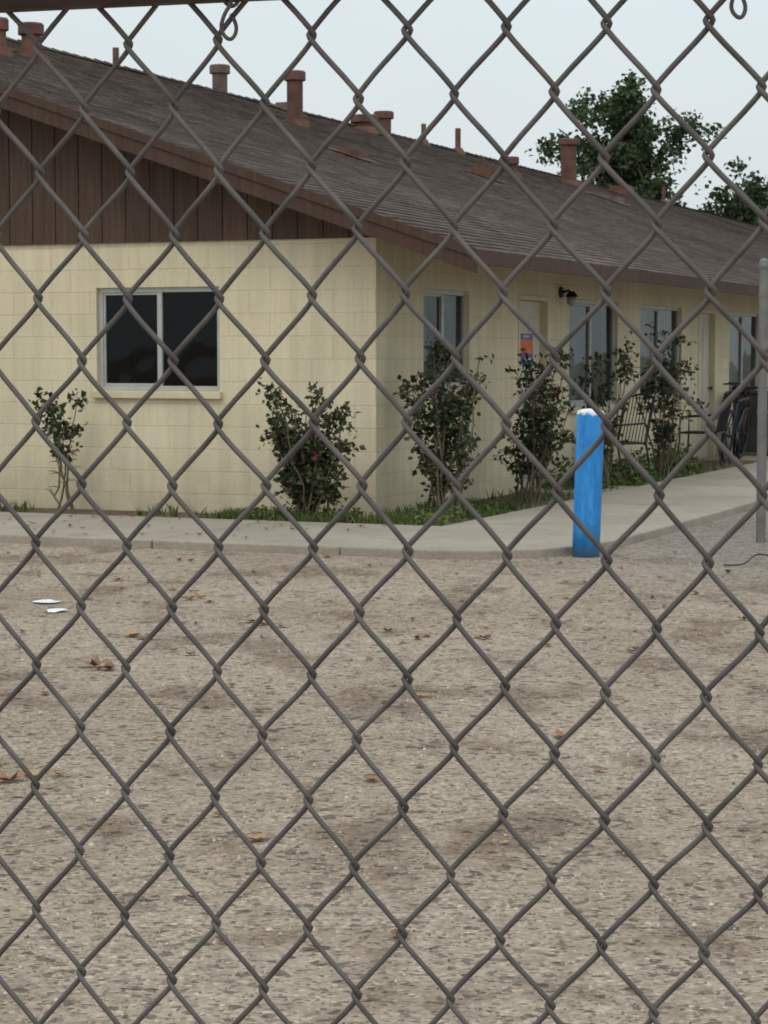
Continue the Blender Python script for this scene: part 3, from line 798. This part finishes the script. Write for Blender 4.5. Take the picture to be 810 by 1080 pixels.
def rope(name, pts, rad, mat):
    cu = bpy.data.curves.new(name, 'CURVE'); cu.dimensions = '3D'; cu.bevel_depth = rad; cu.bevel_resolution = 2
    s = cu.splines.new('NURBS'); s.points.add(len(pts)-1); s.order_u = 4; s.use_endpoint_u = True
    for p, q in zip(s.points, pts): p.co = (*q, 1)
    cu.materials.append(mat); return link(bpy.data.objects.new(name, cu))
rope('cable', [(2.35, 15.0, 0.01), (2.45, 14.8, 0.015), (2.55, 15.1, 0.05), (2.65, 15.3, 0.08), (2.8, 15.0, 0.02), (3.1, 15.4, 0.01)], 0.006, M_rope2)

# ---------------------------------------------------------------- chain link fence
FY = math.radians(16)
fence = empty('chain_link_fence', (0.0, 1.397, 0), -FY)
W, Vp = 0.0644, 0.0826
zmin, ztop = 0.04, 1.69
x0 = -0.0175; zn = 1.448
x_lo, x_hi = -1.75, 1.55
ncol = int((x_hi-x_lo)/(W/2)); i0 = int(x_lo/(W/2))
dd = 0.0021
rf = random.Random(3)
fm = MB()
# sample positions along one period: dense at the knuckles, sparse on the straight legs
TS = [0.0, 0.02, 0.05, 0.10, 0.18, 0.25, 0.32, 0.40, 0.45, 0.48, 0.5, 0.52, 0.55, 0.60, 0.68, 0.75, 0.82, 0.90, 0.95, 0.98]
def sstep(v): v = max(-1, min(1, v)); return v*(1.5-0.5*v*v)
for i in range(i0, i0+ncol):
    xa = x0+i*W/2; xb = xa+W/2
    ph = 0 if i % 2 == 0 else Vp/2
    pts = []
    kk = math.floor((zmin-zn-ph)/Vp)
    jx = rf.uniform(-0.0006, 0.0006)
    while True:
        base = zn+ph+kk*Vp
        if base > ztop: break
        for t in TS:
            zz = base+t*Vp
            if zz < zmin or zz > ztop: continue
            tri = 1-abs(2*t-1)
            # round the knuckles
            e = 0.035
            if tri < e: tri = e*0.5+tri*tri/(2*e)
            elif tri > 1-e: q = 1-tri; tri = 1-(e*0.5+q*q/(2*e))
            ov = 0.0026
            u = tri-0.012*math.sin(2*math.pi*tri)
            xx = xa-ov+(xb-xa+2*ov)*u
            dep = dd*sstep(math.sin(2*math.pi*t)*2.2)
            nx = 0.0045*noise.noise(Vector((xx*4, zz*4, 0.3)))+0.0012*noise.noise(Vector((xx*15, zz*15, 5)))
            nzv = 0.0045*noise.noise(Vector((xx*4, zz*4, 7.3)))+0.0012*noise.noise(Vector((xx*15, zz*15, 15)))
            ny = 0.010*noise.noise(Vector((xx*2.2, zz*2.2, 2.0)))
            pts.append((xx+nx+jx, dep+ny, zz+nzv))
        kk += 1
    fm.tube(pts, 0.00185, 8, up0=Vector((0, 1, 0)))
fm.obj('wire_mesh', M_galv, fence, True)
m = MB()
m.tube([(-1.8, 0.0, 1.700), (0, 0.0, 1.698), (1.6, 0.0, 1.698)], 0.021, 20)
m.obj('top_rail', M_rail, fence, True)
m = MB()
for px_ in (-1.72, 1.52):
    m.tube([(px_, 0.028, 0), (px_, 0.028, 1.72)], 0.03, 20); m.tube([(px_, 0.028, 1.72), (px_, 0.028, 1.75), (px_, 0.028, 1.77)], [0.033, 0.03, 0.01], 20)
m.obj('line_posts', M_post, fence, True)
cu = bpy.data.curves.new('rail_ties', 'CURVE'); cu.dimensions = '3D'; cu.bevel_depth = 0.0013; cu.bevel_resolution = 2
for cx in (-1.2, -0.66, -0.108, 0.218, 0.75, 1.2):
    pts = []
    for k in range(28):
        a = 2*math.pi*k/16
        pts.append((cx+0.003*k/16*2, 0.0235*math.cos(a), 1.698+0.0235*math.sin(a)))
    for (dx, dy, dz) in ((0.004, -0.010, -0.030), (0.0, -0.006, -0.040), (0.007, -0.004, -0.047), (0.010, 0.002, -0.036), (0.004, 0.004, -0.028)):
        pts.append((cx+dx, dy, 1.698+dz))
    s = cu.splines.new('NURBS'); s.points.add(len(pts)-1); s.order_u = 3; s.use_endpoint_u = True
    for p, q in zip(s.points, pts): p.co = (*q, 1)
cu.materials.append(M_galv)
link(bpy.data.objects.new('rail_ties', cu), fence)

# ---------------------------------------------------------------- sky, sun
w = bpy.data.worlds.new('World'); scene.world = w; w.use_nodes = True
nt = w.node_tree; bg = nt.nodes['Background']
sky = nt.nodes.new('ShaderNodeTexSky'); sky.sky_type = 'NISHITA'; sky.sun_disc = False
SE, SA = math.radians(52), math.radians(200)
sky.sun_elevation = SE; sky.sun_rotation = SA; sky.dust_density = 3; sky.air_density = 1.2
tc = nt.nodes.new('ShaderNodeTexCoord'); sx = nt.nodes.new('ShaderNodeSeparateXYZ'); nt.links.new(tc.outputs['Generated'], sx.inputs[0])
mr = nt.nodes.new('ShaderNodeMapRange'); nt.links.new(sx.outputs[2], mr.inputs[0])
mr.inputs[1].default_value = 0; mr.inputs[2].default_value = 1; mr.inputs[3].default_value = 7.6; mr.inputs[4].default_value = 14.0
nz_ = nt.nodes.new('ShaderNodeTexNoise'); nz_.inputs['Scale'].default_value = 2.5; nz_.inputs['Detail'].default_value = 3; nt.links.new(tc.outputs['Generated'], nz_.inputs['Vector'])
m2 = nt.nodes.new('ShaderNodeMapRange'); nt.links.new(nz_.outputs['Fac'], m2.inputs[0]); m2.inputs[1].default_value = 0.3; m2.inputs[2].default_value = 0.7; m2.inputs[3].default_value = 0.95; m2.inputs[4].default_value = 1.05
mu = nt.nodes.new('ShaderNodeMath'); mu.operation = 'MULTIPLY'; nt.links.new(mr.outputs[0], mu.inputs[0]); nt.links.new(m2.outputs[0], mu.inputs[1])
vs = nt.nodes.new('ShaderNodeVectorMath'); vs.operation = 'SCALE'; vs.inputs[0].default_value = (0.93, 1.02, 1.05); nt.links.new(mu.outputs[0], vs.inputs['Scale'])
mx = nt.nodes.new('ShaderNodeMix'); mx.data_type = 'RGBA'; mx.inputs[0].default_value = 0.88
nt.links.new(sky.outputs[0], mx.inputs[6]); nt.links.new(vs.outputs[0], mx.inputs[7])
nt.links.new(mx.outputs[2], bg.inputs[0]); bg.inputs[1].default_value = 0.1
sd = bpy.data.lights.new('sun', 'SUN'); sd.energy = 0.65; sd.angle = math.radians(30); sd.color = (1, 0.93, 0.84)
so = link(bpy.data.objects.new('sun', sd))
dv = Vector((math.sin(SA)*math.cos(SE), math.cos(SA)*math.cos(SE), math.sin(SE)))
so.rotation_euler = dv.to_track_quat('Z', 'Y').to_euler(); so.location = (0, 0, 30)

# ---------------------------------------------------------------- camera
cd = bpy.data.cameras.new('camera'); cam = link(bpy.data.objects.new('camera', cd))
cd.sensor_fit = 'VERTICAL'; cd.sensor_height = 36; cd.lens = 2300/1080*36
cd.clip_start = 0.05; cd.clip_end = 3000
cd.dof.use_dof = True; cd.dof.focus_distance = 2.5; cd.dof.aperture_fstop = 45
cam.location = (0, 0, 1.45); cam.rotation_euler = (math.radians(90-4.10), 0, 0)
scene.camera = cam
